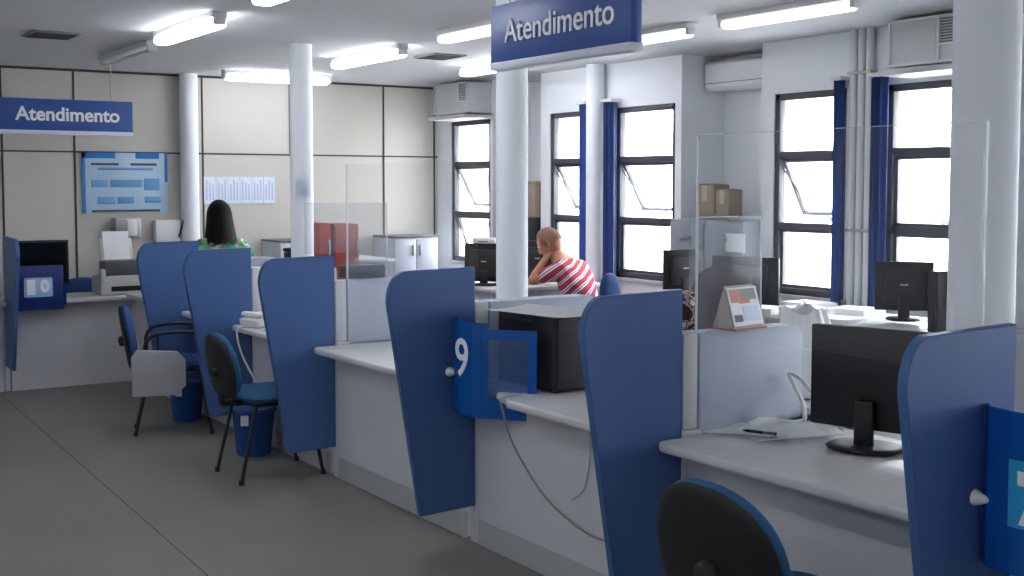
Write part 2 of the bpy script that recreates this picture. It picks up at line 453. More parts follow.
cl = ['white counter under the large black monitor and loose papers', 'white counter with the black computer case and a hanging grey cord', 'bare white counter between the third and fourth blue screens',
      'white counter carrying a white telephone behind the blue-seated chair', 'white counter in front of the chair with the writing tablet']
for i in range(5):
    a, b = PT[i]+.045, PT[i+1]-.04
    counter(a, b, cl[i], endpull=.42 if i == 1 else 0)
counter(.62, PT[0]-.04, 'white counter corner nearest the camera at the right picture edge', endpull=.40)
# end of row closing to the far counter
t = thing('service_counter', 'last counter of the row, in the corner beside the beige printer', 'counter', (0, 0, 0), group='counters of the service row')
MB().box(2.66, 3.05, PT[5]+.04, 9.62, .694, .73, .01).build('countertop', M_top, t)
MB().box(X0, X0+.025, PT[5]+.06, 9.62, .0, .694).build('front_panel', M_base, t, smooth=False)

# far counter (along x)
FY = 9.80
t = thing('service_counter', 'white counter along the far wall with the beige printer on it', 'counter', (0, 0, 0), group='counters along the far wall')
MB().prism([(3.05, FY+.36), (1.83, FY+.36), (1.83, FY), (1.98, FY-.02), (2.03, FY-.13), (2.06, FY-.15), (3.05, FY-.15)], .036, Rz(0, (0, 0, .674)), .010, 3).build('countertop', M_top, t)
MB().box(1.83, 2.745, FY, FY+.025, .0, .674).box(2.75, 2.775, 9.66, FY+.02, 0, .674).build('front_panel', M_base, t, smooth=False)
t = thing('service_counter', 'part of the far wall counter cut off by the left picture edge', 'counter', (0, 0, 0), group='counters along the far wall')
MB().box(.6, 1.775, FY-.15, FY+.5, .674, .71, .01).build('countertop', M_top, t)
MB().box(.6, 1.775, FY, FY+.025, 0, .674).build('front_panel', M_base, t, smooth=False)
t = thing('blue_divider_screen', 'blue privacy screen of the far wall counter, cut by the left picture edge', 'partition', (1.80, FY, 0), group='tapered blue screens along the counter')
pts = blue_screen(.50, .2, 1.2, .25)
MB().prism(pts, .026, FR((0, 1, 0), (0, 0, 1), (1, 0, 0), (-.013, 0, 0)), .002, 1).build('panel', M_blue, t, smooth=False)
MB().box(-.02, .02, 0, .06, 0, .70, .005).build('post', M_base, t)

# clear screens
def guard(y0, y1, label, z0=1.078, z1=1.76, x=2.82, near=True):
    t = thing('acrylic_guard', label, 'screen', (x, 0, 0), group='tall clear counter guards')
    MB().box(-.002, .002, y0, y1, z0, z1).build('sheet', M_acr, t, smooth=False)
    e = MB(); e.box(-.004, .004, y1, y1+.006, z0, z1)
    if near: e.box(-.005, .005, y0-.008, y0, z0, z1); e.box(-.0015, .0015, y0, y1, z1, z1+.002)
    e.build('polished_edge', M_aedge, t, smooth=False)
guard(1.99, 3.115, 'tall clear guard above the nearest counter, in front of the two right windows')
guard(4.56, 5.90, 'tall clear guard above the bare white counter, in front of the far wall', 1.078, 1.70, near=False)
def side_acr(x0, x1, y, label, z1, z0=1.078, hz=M_acrh):
    t = thing('acrylic_side_screen', label, 'screen', (0, y, 0), group='low clear side screens on the dividers')
    if x0 > 2.8: MB().box(x0, x1, -.002, .002, z0, z1).build('sheet', hz, t, smooth=False)
    else: MB().prism([(x0, 1.22), (2.835, 1.22), (2.835, z0), (x1, z0), (x1, z1), (x0, z1)], .004, FR((1, 0, 0), (0, 0, 1), (0, -1, 0), (0, .002, 0))).build('sheet', hz, t, smooth=False)
    e = MB(); e.box(x0, x1, -.003, .003, z1, z1+.004); e.box(x1, x1+.004, -.003, .003, z0, z1+.004)
    e.build('polished_edge', M_aedge, t, smooth=False)
side_acr(2.825, 3.17, 3.16, 'low hazy clear screen standing behind the tent calendar', 1.475)
side_acr(2.60, 3.09, 5.965, 'low hazy clear screen on the divider in front of the red cabinet doors', 1.49)

# number holders on the screens
def holder(name, label, loc, mt, M=None):
    t = thing('number_holder', label, 'holder', loc, group='blue acrylic number holders on the screens')
    H = .40
    # side strip: from panel towards camera, then bent towards the counter
    P = [(.03, .0), (.0, -.03), (-.015, -.10), (-.015, -.20), (.0, -.245), (.02, -.265)]
    def strip(p0, p1, z0, z1, mbuild):
        a = Vector((p0[0], p0[1], 0)); b = Vector((p1[0], p1[1], 0)); d = (b-a)
        n = Vector((-d.y, d.x, 0)).normalized()*.004
        mbuild.prism([tuple((a+n).xy), tuple((b+n).xy), tuple((b-n).xy), tuple((a-n).xy)], z1-z0, Rz(0, (0, 0, z0)))
    s = MB()
    for a, b in zip(P, P[1:]): strip(a, b, 0, H, s)
    s.build('curved_front', mt, t, smooth=False)
    f = MB(); A = Vector(P[-1]); B = Vector((.155, -.43))
    def pt(k): return tuple(A+(B-A)*k)
    strip(pt(0), pt(1), 0, .085, f); strip(pt(0), pt(1), .335, .375, f)
    strip(pt(.82), pt(1), .085, .335, f)
    f.build('side_frame', mt, t, smooth=False)
    w_ = MB(); strip(pt(0), pt(.82), .085, .335, w_)
    w_.build('clear_window', clear_mat('pale_blue_acrylic', '#6f8fc0', .75, .1, (.55, .7, .95, 1)), t, smooth=False)
    MB().lathe([(.022, 0), (.018, .01), (.008, .035), (.004, .04)], 16, FR((0, 0, 1), (-1, 0, 0), (0, -1, 0), (-.005, .004, .165))).build('counter_tip_cone', M_white, t)  # white cone made up to stand in for the counter's tip
    return t
h3 = holder('h3', 'blue number holder with a white figure 9 on the third screen', (2.625, PT[2]-.018, .615), M_hold)
text_mesh('number', '9', .23, FR((0, -1, 0), (0, 0, 1), (-1, 0, 0), (-.022, -.125, .235)), M_signt, h3, .001, .002)
h1 = holder('h1', 'blue number holder with a cyan card at the right picture edge', (2.60, PT[0]-.016, .645), M_hold)
MB().box(-.0225, -.0205, -.20, -.10, .12, .285).build('card', mat('cyan_card', '#2c9bd0', .6), h1, smooth=False)
MB().box(-.0245, -.0225, -.195, -.125, .225, .26).build('white_label', M_paper, h1, smooth=False)
MB().prism([(-.195, .13), (-.13, .13), (-.16, .21), (-.195, .215)], .002, FR((0, 1, 0), (0, 0, 1), (1, 0, 0), (-.0245, 0, 0))).build('white_label', M_paper, h1, smooth=False)
# far holder, faces the camera
t = thing('number_holder', 'navy number holder with a pale card at far left, below the dark monitor', 'holder', (2.02, FY-.17, .635), group='blue acrylic number holders on the screens')
MB().box(-.17, .17, 0, .012, -.0, .34, .01).build('face', mat('navy_board', '#1b3070', .35, .4), t)
MB().box(-.20, -.17, .0, .15, .03, .31, .005).box(.17, .19, .0, .13, .03, .20, .004).build('side_frame', M_holdD, t)
cd = MB().box(-.12, .09, -.008, -.002, .10, .25, .01).build('card', mat('pale_blue_card', '#9fc0e0', .5), t)
MB().box(-.10, -.04, -.011, -.007, .12, .235).build('white_label', M_paper, cd, smooth=False)
text_mesh('number', '0', .12, FR((1, 0, 0), (0, 0, 1), (0, -1, 0), (.03, -.010, .178)), M_signt, cd, .001, .008)

# ------------------------------------------------------------------ signs
def sign(label, loc, rz, L, H, size, tx=0, bold=.003):
    """text faces local -Y, runs along local +X"""
    t = thing('hanging_sign', label, 'sign', loc, rz, group='hanging blue signs')
    MB().box(-L/2, L/2, -.025, .025, 0, H, .004).build('board', M_signb, t)
    MB().box(-L/2, L/2, -.032, .032, -.032, 0, .004).build('bottom_rail', M_rail, t)
    for s in (-1, 1): MB().tube([(s*L*.38, 0, H), (s*L*.38, 0, CZ-loc[2])], .004, 6).build('hanger', M_met, t)
    text_mesh('lettering', 'Atendimento', size, FR((1, 0, 0), (0, 0, 1), (0, -1, 0), (tx, -.028, H*.50)), M_signt, t, .002, bold, sx=1.0)
sign('large blue hanging sign lettered Atendimento above the counter row', (2.75, 3.835, 2.10), -PI/2, .935, .235, .137, .01, .001)
sign('blue hanging sign lettered Atendimento before the far wall at left', (2.05, 9.5, 2.0), 0, 1.30, .235, .142, .17, .0035)

# ------------------------------------------------------------------ ceiling lights
def light(loc, rz, lit, label, L=1.24, dim=False):
    t = thing('ceiling_light', label, 'light', loc, rz, group='fluorescent ceiling lights')
    MB().box(-.045, .045, -L/2, L/2, -.035, 0, .006).build('fixture_body', M_fix, t)
    for s in (-1, 1): MB().box(-.035, .035, s*(L/2-.012)-.014, s*(L/2-.012)+.014, -.075, -.03, .005).build('lamp_holder', M_fix, t)
    if lit:
        MB().box(-.055, .055, -L/2+.03, L/2-.03, -.088, -.036, .025, 5).build('diffuser', M_tubedim if dim else M_tube, t)
    else:
        MB().tube([(0, -L/2+.02, -.068), (0, L/2-.02, -.068)], .014, 14).build('tube', M_tubeoff, t)
light((2.40, 7.22, CZ), .0, True, 'lit ceiling light at left, above the farthest blue screens', 1.12)
light((2.49, 8.85, CZ), .0, False, 'unlit bare ceiling light, farthest at left')
light((4.12, 10.0, CZ), PI/2, True, 'lit ceiling light against the beige far wall', 1.0)
light((4.02, 8.05, CZ), .0, True, 'lit ceiling light just right of the left column', 1.12)
light((3.88, 6.1, CZ), .0, True, 'dimly lit ceiling light just left of the large hanging sign', dim=True)
light((5.18, 8.0, CZ), .0, True, 'lit ceiling light far back beside the upper left edge of the large sign')
light((4.95, 6.15, CZ), .0, True, 'dimly lit ceiling light showing just right of the large hanging sign', dim=True)
light((4.90, 4.72, CZ), .0, True, 'dimly lit ceiling light at upper right, above the wall air conditioner', 1.0, dim=True)
light((2.30, 5.2, CZ), .0, True, 'lit ceiling light cut by the top picture edge at left')
for k, (x, y, lab) in enumerate(((-1.2, 1.2, 'unseen fill light added over the left aisle, level with the nearest counter'), (-1.2, 4.4, 'unseen fill light added over the left aisle, level with the fourth screen'),
                                 (.8, -1.6, 'unseen fill light added over the entrance side of the hall'), (.5, 4.6, 'unseen fill light added over the aisle, level with the number 9 holder'), (.6, 2.2, 'unseen fill light added over the floor before the nearest counter'), (3.7, -.6, 'unseen fill light added over the staff side behind the camera'), (-1.2, 7.6, 'unseen fill light added over the far left of the aisle'))):
    light((x, y, CZ), 0, True, lab)  # fixtures added out of view to brighten the foreground and camera-facing sides
def vent(loc, rz, w_, l_, label):
    t = thing('ceiling_vent', label, 'vent', loc, rz, group='ceiling air vents')
    MB().box(-w_/2, w_/2, -l_/2, l_/2, -.012, 0, .003).build('frame', M_grille, t)
    s = MB(); n = 7
    for k in range(n):
        y = -l_/2+.03+(l_-.06)*k/(n-1); s.box(-w_/2+.02, w_/2-.02, y-.008, y+.008, -.017, -.011)
    s.build('slats', M_slot, t, smooth=False)
vent((1.84, 8.27, CZ), .0, .30, .34, 'dark grey ceiling vent above the left hanging sign')
vent((4.62, 8.02, CZ), .0, .28, .34, 'grey ceiling vent between the lit lights at centre')

# ------------------------------------------------------------------ air conditioners
def window_ac(loc, Ly, H, label):
    t = thing('boxed_air_conditioner', label, 'air conditioner', loc, group='boxed window air conditioners')
    MB().box(0, .28, -Ly/2, Ly/2, 0, H, .01).build('casing', M_fix, t)
    f = MB(); q = .014
    f.box(-.015, 0, -Ly/2, Ly/2, 0, q).box(-.015, 0, -Ly/2, Ly/2, H-q, H).box(-.015, 0, -Ly/2, -Ly/2+q, 0, H).box(-.015, 0, Ly/2-q, Ly/2, 0, H)
    f.box(-.015, 0, -Ly*.22-q, -Ly*.22, 0, H).box(-.015, 0, -Ly/2, -Ly*.22, H*.36, H*.36+q)
    f.build('front_frame', M_white, t, smooth=False)
    g = MB()
    for k in range(9):
        z = H*.42+k*H*.54/9; g.box(-.006, .0, -Ly/2+.02, -Ly*.22-.02, z, z+H*.03)
    g.build('outlet_grille', M_grille, t, smooth=False)
    s = MB()
    for k in range(14):
        z = .03+k*(H-.06)/14; s.box(-.005, 0, -Ly*.22+.02, Ly/2-.02, z, z+.006)
    s.build('intake_louvres', M_fix, t, smooth=False)
    MB().box(-.06, .28, -Ly/2-.03, Ly/2+.03, -.05, -.015, .004).build('support_shelf', M_top, t)
    return t
window_ac((5.82, 4.53, 2.285), .48, .27, 'boxed air conditioner above the rightmost window')
window_ac((5.84, 9.93, 2.265), .62, .29, 'boxed air conditioner above the farthest window at centre')
t = thing('split_air_conditioner', 'white split air conditioner high in the wall recess right of centre', 'air conditioner', (6.3, 6.50, 2.30))
pts = [(0, .04), (.03, .0), (.10, 0), (.24, .03), (.24, .225), (.03, .225), (0, .20)]
MB().prism(pts, .80, FR((1, 0, 0), (0, 0, 1), (0, -1, 0), (0, .40, 0)), .008, 2).build('casing', M_white, t)
MB().box(-.004, .03, -.39, .39, .055, .060).build('panel_line', M_grille, t)
MB().box(.01, .05, -.38, .38, .004, .03, .004, M=None).build('air_flap', M_fix, t)
MB().box(.03, .05, .399, .403, .08, .18).build('side_slot', M_slot, t)

# ------------------------------------------------------------------ chairs for customers
def spline(pts, n=6):
    P = [Vector(p) for p in pts]; out = []
    for i in range(len(P)-1):
        a, b, c, d = P[max(i-1, 0)], P[i], P[i+1], P[min(i+2, len(P)-1)]
        for k in range(n):
            u = k/n; out.append(.5*((2*b)+(c-a)*u+(2*a-5*b+4*c-d)*u*u+(3*b-a-3*c+d)*u**3))
    return out+[P[-1]]
def client_chair(loc, rz, label, arms=False, fab=M_fab, seatz=.45, bz=.80, bw=.42, bh=.36):
    """faces local +X"""
    t = thing('visitor_chair', label, 'chair', loc, rz, group='blue visitor chairs')
    MB().pad(.43, .43, .065, 3.2, 0, Matrix.Translation((.02, 0, seatz))).build('seat', fab, t)
    for sx in (-1, 1):
        for sy in (-1, 1):
            top = Vector((sx*.15+.02, sy*.17, seatz-.035)); bot = Vector((sx*.235+.01, sy*(.135 if arms and sx < 0 else .185), .008))
            lg = MB().tube([top, bot], .0105, 10).build('leg', M_steel, t)
            MB().lathe([(.014, 0), (.014, .02), (.011, .028)], 10, Matrix.Translation(bot-Vector((0, 0, .008)))).build('foot_cap', M_blk, lg)
    fr = MB(); z = seatz-.037
    fr.tube([(-.14, -.17, z), (.17, -.17, z), (.17, .17, z), (-.14, .17, z)], .010, 8, True)
    fr.build('seat_frame', M_steel, t)
    if arms:
        for sy in (-1, 1):
            MB().tube(spline([(-.13, sy*.22, seatz-.06), (-.16, sy*.24, seatz+.10), (-.13, sy*.25, seatz+.185), (-.04, sy*.25, seatz+.215), (.12, sy*.25, seatz+.215),
                       (.22, sy*.25, seatz+.17), (.255, sy*.245, seatz+.05), (.235, sy*.225, seatz-.045), (.15, sy*.19, seatz-.05)]), .012, 10).build('armrest', M_steel, t)
        MB().tube(spline([(-.17, 0, seatz-.03), (-.235, 0, seatz-.0), (-.262, 0, seatz+.08), (-.272, 0, seatz+.2)]), .014, 10).build('back_support', M_steel, t)
        tb = MB(); pts = [(-.16, .0), (.10, 0), (.16, .05), (.16, .19), (.11, .235), (-.13, .25), (-.165, .21)]
        tb.prism(pts, .018, FR((1, 0, 0), (0, 0, 1), (0, -1, 0), (-.075, -.285, seatz-.17)) @ Matrix.Diagonal((1, 1.18, 1, 1)) @ Matrix.Rotation(.08, 4, 'X'), .004, 2)
        tab = tb.build('writing_tablet', M_tab, t); tab['label'] = 'grey folding writing tablet hanging at the chair side'
        MB().tube([(-.08, -.25, seatz+.20), (-.08, -.29, seatz+.10)], .009, 8).build('hinge', M_steel, t)
    else:
        MB().box(-.272, -.255, -.028, .028, seatz-.04, seatz+.25, .004).tube([(-.12, 0, seatz-.045), (-.265, 0, seatz-.035)], .018, 8).build('back_support', M_blk, t)
    ax = Vector((math.cos(1.42), 0, math.sin(1.42))); 
    B = FR((0, 1, 0), (-.16, 0, .987), (.987, 0, .16), (-.255, 0, bz-bh/2))
    MB().pad(bw, bh, .055, 2.3, .35, B, skew=-.06).build('backrest', fab, t)
    sh = MB().pad(bw*.985, bh*.985, .03, 2.3, .35, B @ Matrix.Translation((0, 0, -.026)), skew=-.06).build('back_shell', M_blk, t)
    MB().lathe([(.034, 0), (.034, .014), (.026, .03), (.0, .034)], 20, B @ Matrix.Translation((0, -.02, -.04)) @ Matrix.Rotation(PI, 4, 'X')).build('adjust_knob', M_dk, sh)
    return t
client_chair((2.40, 7.66, 0), -.30, 'blue visitor chair with black armrests and a grey folding tablet', True, M_fab2, bz=.83, bw=.40, bh=.42)
client_chair((2.48, 6.22, 0), .0, 'armless blue-seated visitor chair before the fourth counter', False, M_fab, bz=.80)
client_chair((2.45, 2.33, 0), .0, 'dark-backed visitor chair cut by the bottom picture edge', False, M_fab, bz=.81, bw=.49, bh=.44, seatz=.42)

# waste bins
def bin_(loc, label, s=1):
    t = thing('waste_bin', label, 'bin', loc, group='blue waste bins under the counters')
    MB().lathe([(.095*s, 0), (.10*s, .004), (.125*s, .27*s), (.13*s, .28*s), (.122*s, .278*s), (.095*s, .01)], 28).build('bucket', M_bin, t)
    MB().lathe([(.126*s, .262*s), (.134*s, .265*s), (.134*s, .282*s), (.12*s, .284*s)], 28).build('rim', M_fab2, t)
    MB().box(-.075*s, -.03*s, -.118*s, -.112*s, .19*s, .25*s, M=Matrix.Rotation(-.35, 4, 'Z')).build('sticker', M_white, t)
bin_((2.59, 6.72, 0), 'blue waste bin with a white sticker, behind the armless chair')
bin_((2.60, 7.97, 0), 'blue waste bin behind the chair with the writing tablet', .92)

# ------------------------------------------------------------------ monitors
def monitor(loc, rz, w_, h_, label, stand=.10, tilt=.0, group='black desktop monitors', plain=False):
    """screen faces local +Y; origin at the foot on the desk"""
    t = thing('desktop_monitor', label, 'monitor', loc, rz, group)
    B = Matrix.Translation((0, 0, stand)) @ Matrix.Rotation(tilt, 4, 'X')
    MB().box(-w_/2, w_/2, -.014, .014, 0, h_, .006, M=B).build('display', M_blk, t)
    MB().box(-w_/2+.018, w_/2-.018, .0145, .0165, .022, h_-.018, M=B).build('screen', M_scr, t)
    if plain: MB().box(-w_*.47, w_*.47, -.018, -.012, h_*.04, h_*.96, .003, M=B).build('rear_cover', M_blk, t)
    rh = None if plain else MB().box(-w_*.36, w_*.36, -.045, -.012, h_*.12, h_*.84, .014, M=B).build('rear_housing', M_dk, t)
    if not plain: MB().box(-.022, .022, -.047, -.045, h_*.52, h_*.55, M=B).build('badge', M_lens, rh, smooth=False)
    MB().box(-.032, .032, -.055, -.032, .012, stand+h_*.3, .006).build('neck', M_blk, t)
    MB().pad(w_*.62, .21, .02, 2.3, 0, Matrix.Translation((0, -.03, .0105))).build('base', M_blk, t)
    return t
# yaw: screen faces the staff (+X): local +Y -> +X  => rz = -90deg
monitor((3.11, 2.60, .73), -PI/2+.30, .405, .335, 'large black monitor on the nearest counter, beside the loose papers', .062, plain=True)
monitor((5.62, 4.47, .82), -PI/2+.7, .32, .28, 'black monitor at the rightmost window, seen from behind with its badge', .055)
monitor((5.56, 5.68, .76), -PI/2+.35, .47, .31, 'wide dark monitor on the desk behind the tent calendar', .055)
monitor((5.48, 6.20, .76), -.2, .30, .27, 'black monitor turned sideways left of the taupe office chair', .12)
monitor((5.56, 8.04, .80), -PI/2+.6, .33, .30, 'black monitor on the desk in front of the seated person in stripes', .035)
monitor((5.02, 8.0, .80), -PI/2+.6, .36, .30, 'black monitor left of the middle column, with a white device on top', .03)
monitor((2.11, 10.06, .71), PI, .44, .37, 'dark monitor on the far wall counter at left', .07)

# staff desks
def desk(x0, x1, y0, y1, z, label):
    t = thing('staff_desk', label, 'desk', (0, 0, 0), group='white staff desks')
    MB().box(x0, x1, y0, y1, z-.03, z, .006).build('desktop', M_top, t)
    for yy in (y0+.03, y1-.06): MB().box(x0+.06, x1-.06, yy, yy+.03, 0, z-.03).build('leg_panel', M_div, t)
    MB().box(x0+.04, x0+.06, y0+.06, y1-.06, .25, z-.03).build('front_panel', M_div, t)
desk(5.22, 6.0, 3.95, 5.50, .80, 'white staff desk under the rightmost window, heaped with papers')
desk(5.15, 5.88, 5.62, 6.60, .76, 'white staff desk before the filing cabinets')
desk(4.85, 5.95, 7.66, 8.35, .80, 'white staff desk where the person in stripes sits')

# small black upright speaker/tower by the right column
t = thing('tower_computer', 'slim black tower computer on the desk left of the thick column', 'computer', (5.45, 4.10, .80))
MB().box(-.06, .06, -.03, .03, 0, .33, .006).build('case', M_blk, t)
MB().box(-.067, -.06, -.026, .026, .01, .32, .003).build('front_bezel', M_dk, t)

# black computer case on second counter
t = thing('computer_case', 'black computer case with a paper on top on the second counter', 'computer', (2.93, 4.09, .73))
MB().box(-.10, .13, -.10, .32, .008, .315, .008).build('case', M_blk, t)
for sx in (-.07, .10):
    for sy in (-.07, .28): MB().lathe([(.012, 0), (.012, .01)], 10, Matrix.Translation((sx, sy, 0))).build('foot', M_dk, t)
MB().box(-.08, .11, -.108, -.100, .02, .305, .003).build('front_bezel', M_dk, t)
MB().box(.03, .036, -.111, -.107, .18, .23).build('button_strip', M_lens, t, smooth=False)
MB().box(-.06, .0, -.111, -.107, .26, .264).build('drive_slot', M_slot, t, smooth=False)
MB().tube([(-.105, .06, .29), (-.105, .25, .29)], .003, 6).build('seam_line', M_slot, t)
def sheet(x, y, z, w_, l_, rz, label, group, bend=.0, m=M_paper, name='paper_sheet', cat='paper'):
    def f(a, b): return (-w_/2+w_*a, -l_/2+l_*b, .001+bend*(abs(a-.5)*2)**2)
    o = MB().grid(f, 8, 8, .0012).build(name, m); o.location = (x, y, z); o.rotation_euler = (0, 0, rz)
    return tag(o, label, cat, group)
sheet(2.875, 4.17, 1.049, .31, .46, .16, 'white paper sheet overhanging the black computer case', 'loose papers', .012)
sheet(2.96, 3.0, .7305, .21, .30, .7, 'white paper on the nearest counter, under the black pen', 'loose papers', .012)
sheet(3.02, 2.86, .733, .21, .30, 1.3, 'white paper at right of the pen on the nearest counter', 'loose papers', .02)
sheet(3.12, 3.02, .736, .15, .21, 2.0, 'small raised white paper at the back of the pile beside the pen', 'loose papers', .016)
sheet(3.17, 2.40, .731, .16, .22, .2, 'white paper tucked behind the foot of the large black monitor', 'loose papers', .003)
p = thing('ballpoint_pen', 'black pen lying on the papers of the nearest counter', 'pen', (2.93, 2.915, .749), 1.95)
MB().tube([(-.06, 0, 0), (.045, 0, 0), (.062, 0, 0)], [.0055, .0055, .002], 10).build('barrel', M_blk, p)
MB().box(-.055, -.015, .004, .007, -.0015, .0015).build('clip', M_met, p)

# cords
def cord(name, pts, r, m, label):
    P = [Vector(p) for p in pts]; out = []
    for i in range(len(P)-1):
        a, b, c, d = P[max(i-1, 0)], P[i], P[i+1], P[min(i+2, len(P)-1)]
        for k in range(8):
            t_ = k/8
            out.append(.5*((2*b)+(c-a)*t_+(2*a-5*b+4*c-d)*t_*t_+(3*b-a-3*c+d)*t_**3))
    out.append(P[-1])
    return tag(MB().tube(out, r, 8).build(name, m), label, 'cord', 'cords of the counters')
cord('cord', [(2.70, 4.03, .735), (2.60, 4.02, .735), (2.585, 4.0, .70), (2.62, 3.97, .55), (2.70, 3.88, .36), (2.735, 3.72, .27), (2.74, 3.55, .25), (2.742, 3.36, .285), (2.742, 3.25, .29)], .004, M_gcord, 'thin grey cord looping down the front of the second counter')
cord('cord', [(2.735, 3.62, .69), (2.740, 3.62, .55), (2.742, 3.66, .42), (2.742, 3.74, .36)], .002, M_gcord, 'thinnest short cord hanging under the second counter top')
cord('cable_loop', [(3.24, 3.0, .738), (3.25, 3.02, .80), (3.24, 3.06, .87), (3.24, 3.08, .90), (3.25, 3.04, .89), (3.26, 2.98, .84), (3.24, 2.90, .78), (3.24, 2.82, .738)], .0075, M_cord, 'white cable loop rising between the divider and the large monitor')
cord('phone_cord', [(2.66, 6.93, .74), (2.60, 6.92, .735), (2.57, 6.92, .70), (2.60, 6.90, .55), (2.68, 6.80, .35), (2.73, 6.72, .30)], .006, M_cord, 'white cord hanging down from the telephone')

# telephone and bits on 4th counter
t = thing('telephone', 'white desk telephone on the fourth counter', 'telephone', (2.70, 6.90, .748), .3)
MB().box(-.07, .09, -.09, .09, 0, .05, .01, M=Matrix.Rotation(-.22, 4, 'Y')).build('body', M_white, t)
MB().box(-.06, -.01, -.095, .095, .045, .075, .012).build('handset', M_white, t)
k_ = MB()
for a in range(3):
    for b in range(4): k_.box(.015+a*.022, .03+a*.022, -.05+b*.026, -.032+b*.026, .06, .066)
k_.build('keypad', M_tab, t, smooth=False)
sheet(2.74, 6.60, .7305, .16, .22, .3, 'magazine with brown and red print beside the telephone', 'magazines', .004, M_mag, 'magazine', 'magazine')
t = tag(MB().pad(.08, .06, .10, 2.2, 0, Matrix.Translation((2.80, 6.72, .78))).build('small_basket', M_mag), 'small brown knick-knack right of the telephone', 'ornament')

# tent calendar on divider 2
t = thing('tent_calendar', 'tent-shaped desk calendar on the divider, with red and grey pictures', 'calendar', (3.05, 3.15, 1.075), .15)
A = .17; h_ = .155
MB().prism([(-.05, 0), (.05, 0), (0, h_)], A, FR((0, 1, 0), (0, 0, 1), (1, 0, 0), (-A/2, 0, 0)), .002, 1).build('stand', mat('calendar_beige', '#b9b4ab', .7), t)
MB().box(-A/2, A/2, -.003, 0, .015, h_, M=Matrix.Translation((0, -.054, 0)) @ Matrix.Rotation(-.30, 4, 'X')).build('page', M_paper, t)
CM = Matrix.Translation((0, -.054, 0)) @ Matrix.Rotation(-.30, 4, 'X')
for a, b, c, d, cc in ((-.075, -.02, .10, .148, '#cf8f7e'), (-.02, .072, .108, .148, '#8b8d7e'), (-.03, .03, .095, .108, '#d3806a'), (-.075, -.03, .03, .055, '#6d6a66'), (-.02, .072, .03, .085, '#cdd9ee')):
    MB().box(a, b, -.0045, -.003, c, d, M=CM).build('picture', mat('print_'+cc[1:], cc, .6), t, smooth=False)
MB().box(-A/2-.005, A/2+.005, -.062, .048, 0, .006).build('base_card', mat('pink_card', '#b46a62', .7), t)
# white bag hanging behind divider end
def bagf(a, b):
    return (3.43+.05*math.sin(a*9)*.35+.05*b*math.sin(a*5+1), 3.22-.30*a, .80+.30*b+.018*math.sin(a*13)*b)
t = thing('plastic_bag', 'crumpled white plastic bag slumped at the end of the divider', 'bag', (0, 0, 0))
bg = MB()
def bag3(a, b):
    an = a*2*PI; r = (.115+.012*math.sin(an*5)+.008*math.sin(an*9+b*4))*(1-.25*b+.18*math.sin(b*PI))
    return (3.55+r*.75*math.cos(an), 3.30+r*math.sin(an), .765+.335*b+.015*math.sin(an*3)*b)
bg.grid(bag3, 48, 14); bg.build('body', M_bag, t)
MB().grid(lambda a, b: (3.55+.10*(a-.5)+.012*math.sin(b*9), 3.30+.17*(b-.5), 1.085+.03*math.sin(a*8)*math.cos(b*6)), 10, 10, .002).build('crumpled_top', M_bag, t)
# stand for the bag: low side shelf behind the first counter
t = thing('side_shelf', 'pale shelf unit just behind the nearest counter, holding the white bag', 'shelf', (0, 0, 0))
MB().box(3.36, 3.75, 2.85, 3.60, .735, .76, .004).build('shelf_board', M_top, t)
for yy in (2.89, 3.54): MB().box(3.40, 3.73, yy, yy+.025, 0, .735).build('side_panel', M_base, t)

# heap of papers at the window desk
def stack(loc, rz, a, b, h, label, m=M_paper):
    t = thing('paper_stack', label, 'papers', loc, rz, group='paper stacks on the window desk')
    MB().box(-a/2, a/2, -b/2, b/2, 0, h, .002, 1).build('stack', m, t)
    MB().box(-a/2-.01, a/2-.015, -b/2+.01, b/2+.012, h, h+.004, M=Matrix.Rotation(.09, 4, 'Z')).build('top_sheet', M_paper, t, smooth=False)
for x, y, rz, h, lab in ((5.36, 4.72, .2, .025, 'low paper stack at the right end of the window desk, before the monitor foot'),
        (5.42, 5.02, -.15, .055, 'tallest paper stack, second from the right on the window desk'),
        (5.36, 5.33, .3, .035, 'paper stack at the left end of the window desk'),
        (5.72, 5.26, .0, .05, 'paper stack against the window sill, left of the conduits'),
        (5.76, 4.92, .1, .04, 'paper stack against the window sill, below the conduits')):
    stack((x, y, .8005), rz, .23, .24, h, lab)
t = thing('stapler', 'small black stapler on the papers left of the badge monitor', 'stapler', (5.42, 5.02, .8605), .9)
MB().box(-.07, .07, -.018, .018, 0, .012, .003).build('base', M_blk, t)
MB().box(-.07, .06, -.014, .014, .014, .034, .005, M=Matrix.Rotation(-.12, 4, 'Y')).build('arm', M_lens, t)

